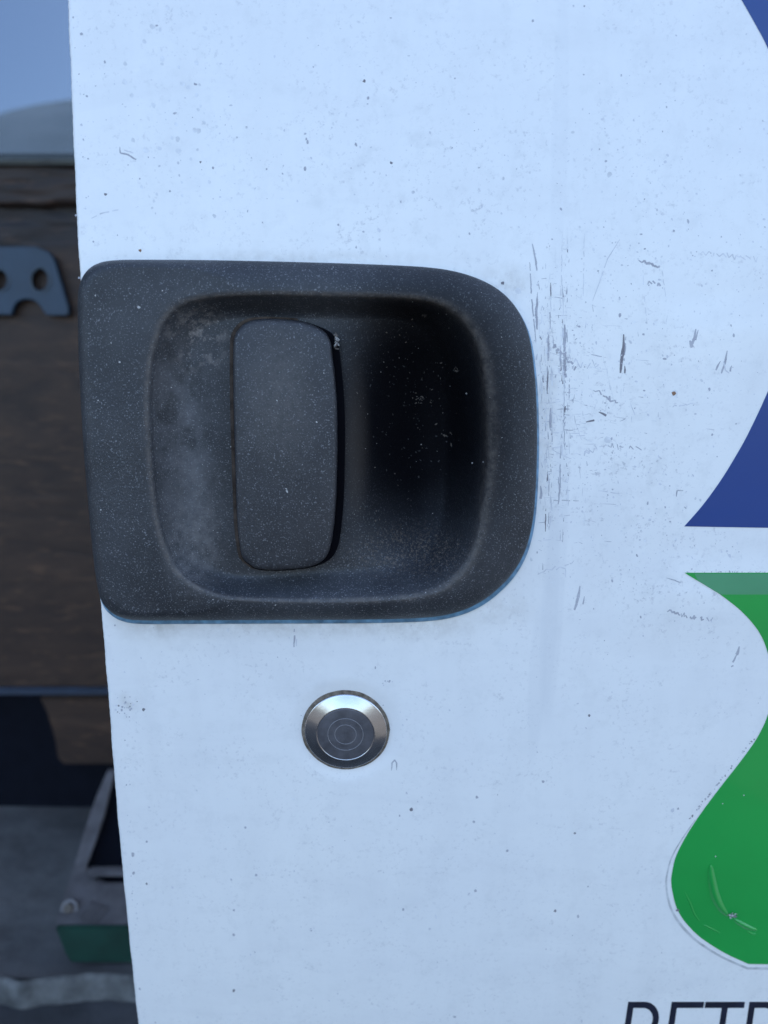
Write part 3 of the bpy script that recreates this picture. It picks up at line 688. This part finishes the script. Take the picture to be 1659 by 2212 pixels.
# brown block hanging under the board
def prism(name, pts, y0, y1, mat, parent, bev=.0, y_of=None):
    bm = bmesh.new(); f0 = [bm.verts.new(at(x, y, y_of(x, y) if y_of else y0)) for x, y in pts]; d = y1-y0
    f = bm.faces.new(f0); r = bmesh.ops.extrude_face_region(bm, geom=[f]); vv = [v for v in r['geom'] if isinstance(v, bmesh.types.BMVert)]
    bmesh.ops.translate(bm, vec=(0, d, 0), verts=vv)
    if bev:
        bm.normal_update(); bmesh.ops.bevel(bm, geom=[e for e in bm.edges if len(e.link_faces) == 2 and e.calc_face_angle() > .9], offset=bev, segments=2, affect='EDGES')
    bmesh.ops.triangulate(bm, faces=[f for f in bm.faces if len(f.verts) > 4])
    return keep(bmobj(name, bm, mat, None), parent)
prism('support_block', [(84, 1506), (500, 1506), (500, 1652), (136, 1652), (124, 1640), (118, 1600), (102, 1545)], WY+.012, WY+.05, M_WOOD, wall, .002)
# blue plate with holes
def holed(name, outer, holes, y0, th, mat, parent):
    cu = bpy.data.curves.new(name, 'CURVE'); cu.dimensions = '2D'; cu.fill_mode = 'BOTH'; cu.extrude = th/2; cu.bevel_depth = .0006; cu.bevel_resolution = 1
    for P in [outer]+holes:
        sp = cu.splines.new('POLY'); sp.points.add(len(P)-1); sp.use_cyclic_u = True
        for q, (x, y) in zip(sp.points, P): p = at(x, y, y0); q.co = (p.x, p.z, 0, 1)
    t = bpy.data.objects.new('tmp', cu); COL.objects.link(t); bpy.context.view_layer.update()
    me = bpy.data.meshes.new_from_object(t.evaluated_get(bpy.context.evaluated_depsgraph_get())); bpy.data.objects.remove(t)
    me.transform(Matrix.Rotation(math.pi/2, 4, 'X')); me.transform(Matrix.Translation((0, y0, 0))); me.materials.clear()
    return keep(link(name, me, mat, None, False), parent)
def ell(cx, cy, rx, ry, n_=24): return [(cx+rx*math.cos(2*math.pi*k/n_), cy+ry*math.sin(2*math.pi*k/n_)) for k in range(n_)]
out = [(-150, 537), (79, 535), (107, 547), (118, 561), (129, 598), (149, 667), (149, 676), (145, 681), (104, 680), (97, 670), (92, 662), (83, 652), (74, 647), (62, 645), (52, 646), (42, 650), (35, 656), (30, 666), (27, 679), (-150, 680)]
pl = holed('mounting_plate', out, [ell(88, 605, 20, 25), ell(2, 606, 18, 23), ell(-84, 606, 18, 23)], WY-.006, .005, M_STEELB, wall); pl['label'] = 'blue steel plate with round holes and a notch'
def collar(c, rx, ry, mat):
    vs, fs = [], []; n_ = 28
    for k in range(n_):
        q = 2*math.pi*k/n_
        for s, y in ((1.16, WY-.0088), (1.05, WY-.0102), (.93, WY-.0065), (.90, WY-.002)): vs.append(at(c[0]+math.cos(q)*rx*s, c[1]+math.sin(q)*ry*s, y))
    for k in range(n_):
        j = (k+1) % n_
        for q in range(3): fs.append((k*4+q, k*4+q+1, j*4+q+1, j*4+q))
    return keep(mesh('hole_rim', vs, fs, mat), wall)
M_RIMS = simple('worn_steel_rim', (.07, .09, .11), .35, .5)
collar((88, 605), 20, 25, M_RIMS); collar((2, 606), 18, 23, M_RIMS)
# ------------------------------------------------------------------ floor, hill, ground
def floor_mat():
    m = N('dusty_concrete')
    c = m.mix(m.ramp(m.noise(7, 6, .6), [(.35, 0.), (.65, 1.)]), (.075, .072, .072), (.19, .185, .18))
    c = m.mix(m.ramp(m.noise(30, 5, .65), [(.5, 0.), (.72, .6)]), c, (.075, .068, .065))
    m.set(color=c, rough=.85, normal=m.bump(m.noise(60, 5), .5, .003)); return m.m
M_FLOOR = floor_mat()
yk = .262
bm = bmesh.new()
def sheet(x0, x1, y0, y1, z, nx, ny, amp, mat, name, front=False):
    vs, fs = [], []
    from mathutils import noise as mn
    for j in range(ny+1):
        for i in range(nx+1):
            x, y = x0+(x1-x0)*i/nx, y0+(y1-y0)*j/ny; vs.append((x, y, z+amp*mn.noise(Vector((x*9, y*9, 0)))))
    for j in range(ny):
        for i in range(nx): a = j*(nx+1)+i; fs.append((a, a+1, a+nx+2, a+nx+1))
    return mesh(name, vs, fs, mat, None)
fl = sheet(-1.3, .9, yk, .80, zf, 110, 30, .003, M_FLOOR, 'floor'); tag(fl, kind='structure', label='dusty grey concrete floor behind the door')
fr_ = sheet(-1.3, .9, .03, .80, zf-.016, 110, 50, .002, simple('darker_floor', (.06, .06, .065), .85, sc=18, var=.4, bump=.003, bs=60), 'lower_floor'); tag(fr_, kind='structure', label='darker floor strip in front of the pale edge')
# pale crumbling edge between the two floors
from mathutils import noise as mn
vs, fs = [], []; nx = 260
for i in range(nx+1):
    x = -1.0+1.4*i/nx; wv = .006*mn.noise(Vector((x*16, 3, 0)))+.003*mn.noise(Vector((x*60, 7, 0))); wd = .0045+.0045*mn.noise(Vector((x*22, 9, 0)))
    for k, (dy, dz) in enumerate(((wd*.6, -.002), (wd*.45, .0035), (0, .005), (-wd*.6, .001), (-wd, -.016))): vs.append((x, yk-.004+wv+dy, zf+dz+.0015*mn.noise(Vector((x*90, dy*200, 1)))))
    if i:
        for k in range(4): a = (i-1)*5+k; fs.append((a, a+1, a+6, a+5))
ed = mesh('concrete_edge', vs, fs, simple('pale_mortar', (.11, .11, .108), .9, sc=70, var=.45, bump=.002, bs=200)); tag(ed, kind='structure', label='pale crumbling edge of the concrete floor')
# steel bracket with green flange standing on the floor
FY = .272
br = empty('steel_bracket', at(200, 2080, FY)); tag(br, 'grey steel bracket with slanted arm and dark green front flange, standing on the floor', 'bracket')
M_GALV = simple('dull_steel', (.17, .16, .165), .55, .35, sc=45, var=.3, bump=.0008, bs=160); M_GDK = simple('dark_green_paint', (.008, .042, .030), .5, sc=35, var=.35)
def ydep(x, y): return FY+.002+(2003-y)*.00042
prism('green_flange', [(119, 2004), (520, 2004), (520, 2081), (153, 2080), (140, 2060)], FY, FY+.004, M_GDK, br, .001)
prism('plate', [(121, 2001), (127, 1975), (148, 1905), (160, 1872), (183, 1872), (190, 1890), (199, 1901), (225, 1913), (520, 1913), (520, 2001)], 0, .004, M_GALV, br, 0, ydep)
prism('arm', [(160, 1871), (187, 1780), (210, 1715), (231, 1668), (246, 1668), (224, 1762), (205, 1820), (186, 1871)], 0, .006, M_GALV, br, 0, ydep)
prism('web', [(187, 1871), (206, 1820), (226, 1762), (248, 1668), (520, 1668), (520, 1912), (226, 1911), (200, 1900)], .012, .016, M_DARKR, br, 0, lambda x, y: ydep(x, y)+.010)
prism('slot_lip', [(186, 1885), (196, 1880), (260, 1880), (520, 1880), (520, 1893), (215, 1893), (200, 1897)], 0, .005, M_GALV, br, 0, lambda x, y: ydep(x, y)-.002)
for x0, y0 in ((166, 1986), (176, 1990), (187, 1993), (198, 1996)):
    prism('rib', [(x0, y0), (x0+5, y0+2), (x0+34, y0-33), (x0+28, y0-36)], 0, .003, M_GALV, br, 0, lambda x, y: ydep(x, y)-.0016)
bm = bmesh.new(); bmesh.ops.create_cone(bm, cap_ends=True, segments=6, radius1=.0042, radius2=.0038, depth=.004); p = at(148, 1962, ydep(148, 1962)-.003)
bmesh.ops.rotate(bm, cent=(0, 0, 0), matrix=Matrix.Rotation(math.radians(60), 3, 'X'), verts=bm.verts); bmesh.ops.translate(bm, vec=p, verts=bm.verts); keep(bmobj('bolt', bm, simple('rusty_bolt', (.12, .10, .085), .7, .4)), br)
bm = bmesh.new(); bmesh.ops.create_cone(bm, cap_ends=True, segments=20, radius1=.0072, radius2=.0068, depth=.0012); bmesh.ops.rotate(bm, cent=(0, 0, 0), matrix=Matrix.Rotation(math.radians(60), 3, 'X'), verts=bm.verts); bmesh.ops.translate(bm, vec=p+Vector((0, .0012, -.0010)), verts=bm.verts); keep(bmobj('washer', bm, M_GALV), br)
# ground outside and the hill seen through the window
def gm(name, a, b, s):
    m = N(name); m.set(color=m.mix(m.ramp(m.noise(s, 6, .6), [(.35, 0.), (.65, 1.)]), a, b), rough=.95, spec=.2); return m.m
bm = bmesh.new(); bmesh.ops.create_grid(bm, x_segments=2, y_segments=2, size=600); bmesh.ops.translate(bm, vec=(0, 0, .30), verts=bm.verts)
tag(bmobj('ground', bm, gm('yard_ground', (.05, .05, .048), (.08, .078, .075), 2.0)), kind='structure')
vs, fs = [], []; nx, ny = 90, 24
pk = at(165, 235, 58.0)
for j in range(ny+1):
    for i in range(nx+1):
        u = -70+160*i/nx; x = pk.x+u; v = j/ny
        prof = math.exp(-(max(0, -u-2)/19)**2) if u < 0 else 1-.15*math.sin(u*.06)
        prof = max(0, 1+(.024 if u < 0 else .006)*u)
        top_ = .3+(pk.z-.3)*prof*math.sin(v*math.pi*.5)**.9; y = 25+38*v
        top_ += (.5*mn.noise(Vector((x*.09, y*.09, 0)))+.25*mn.noise(Vector((x*.3, y*.3, 2))))*min(1, v*2); vs.append((x, y, top_))
for j in range(ny):
    for i in range(nx): a = j*(nx+1)+i; fs.append((a, a+1, a+nx+2, a+nx+1))
hl = mesh('hill', vs, fs, gm('scrub_hill', (.38, .39, .36), (.56, .55, .51), .22)); tag(hl, kind='structure')
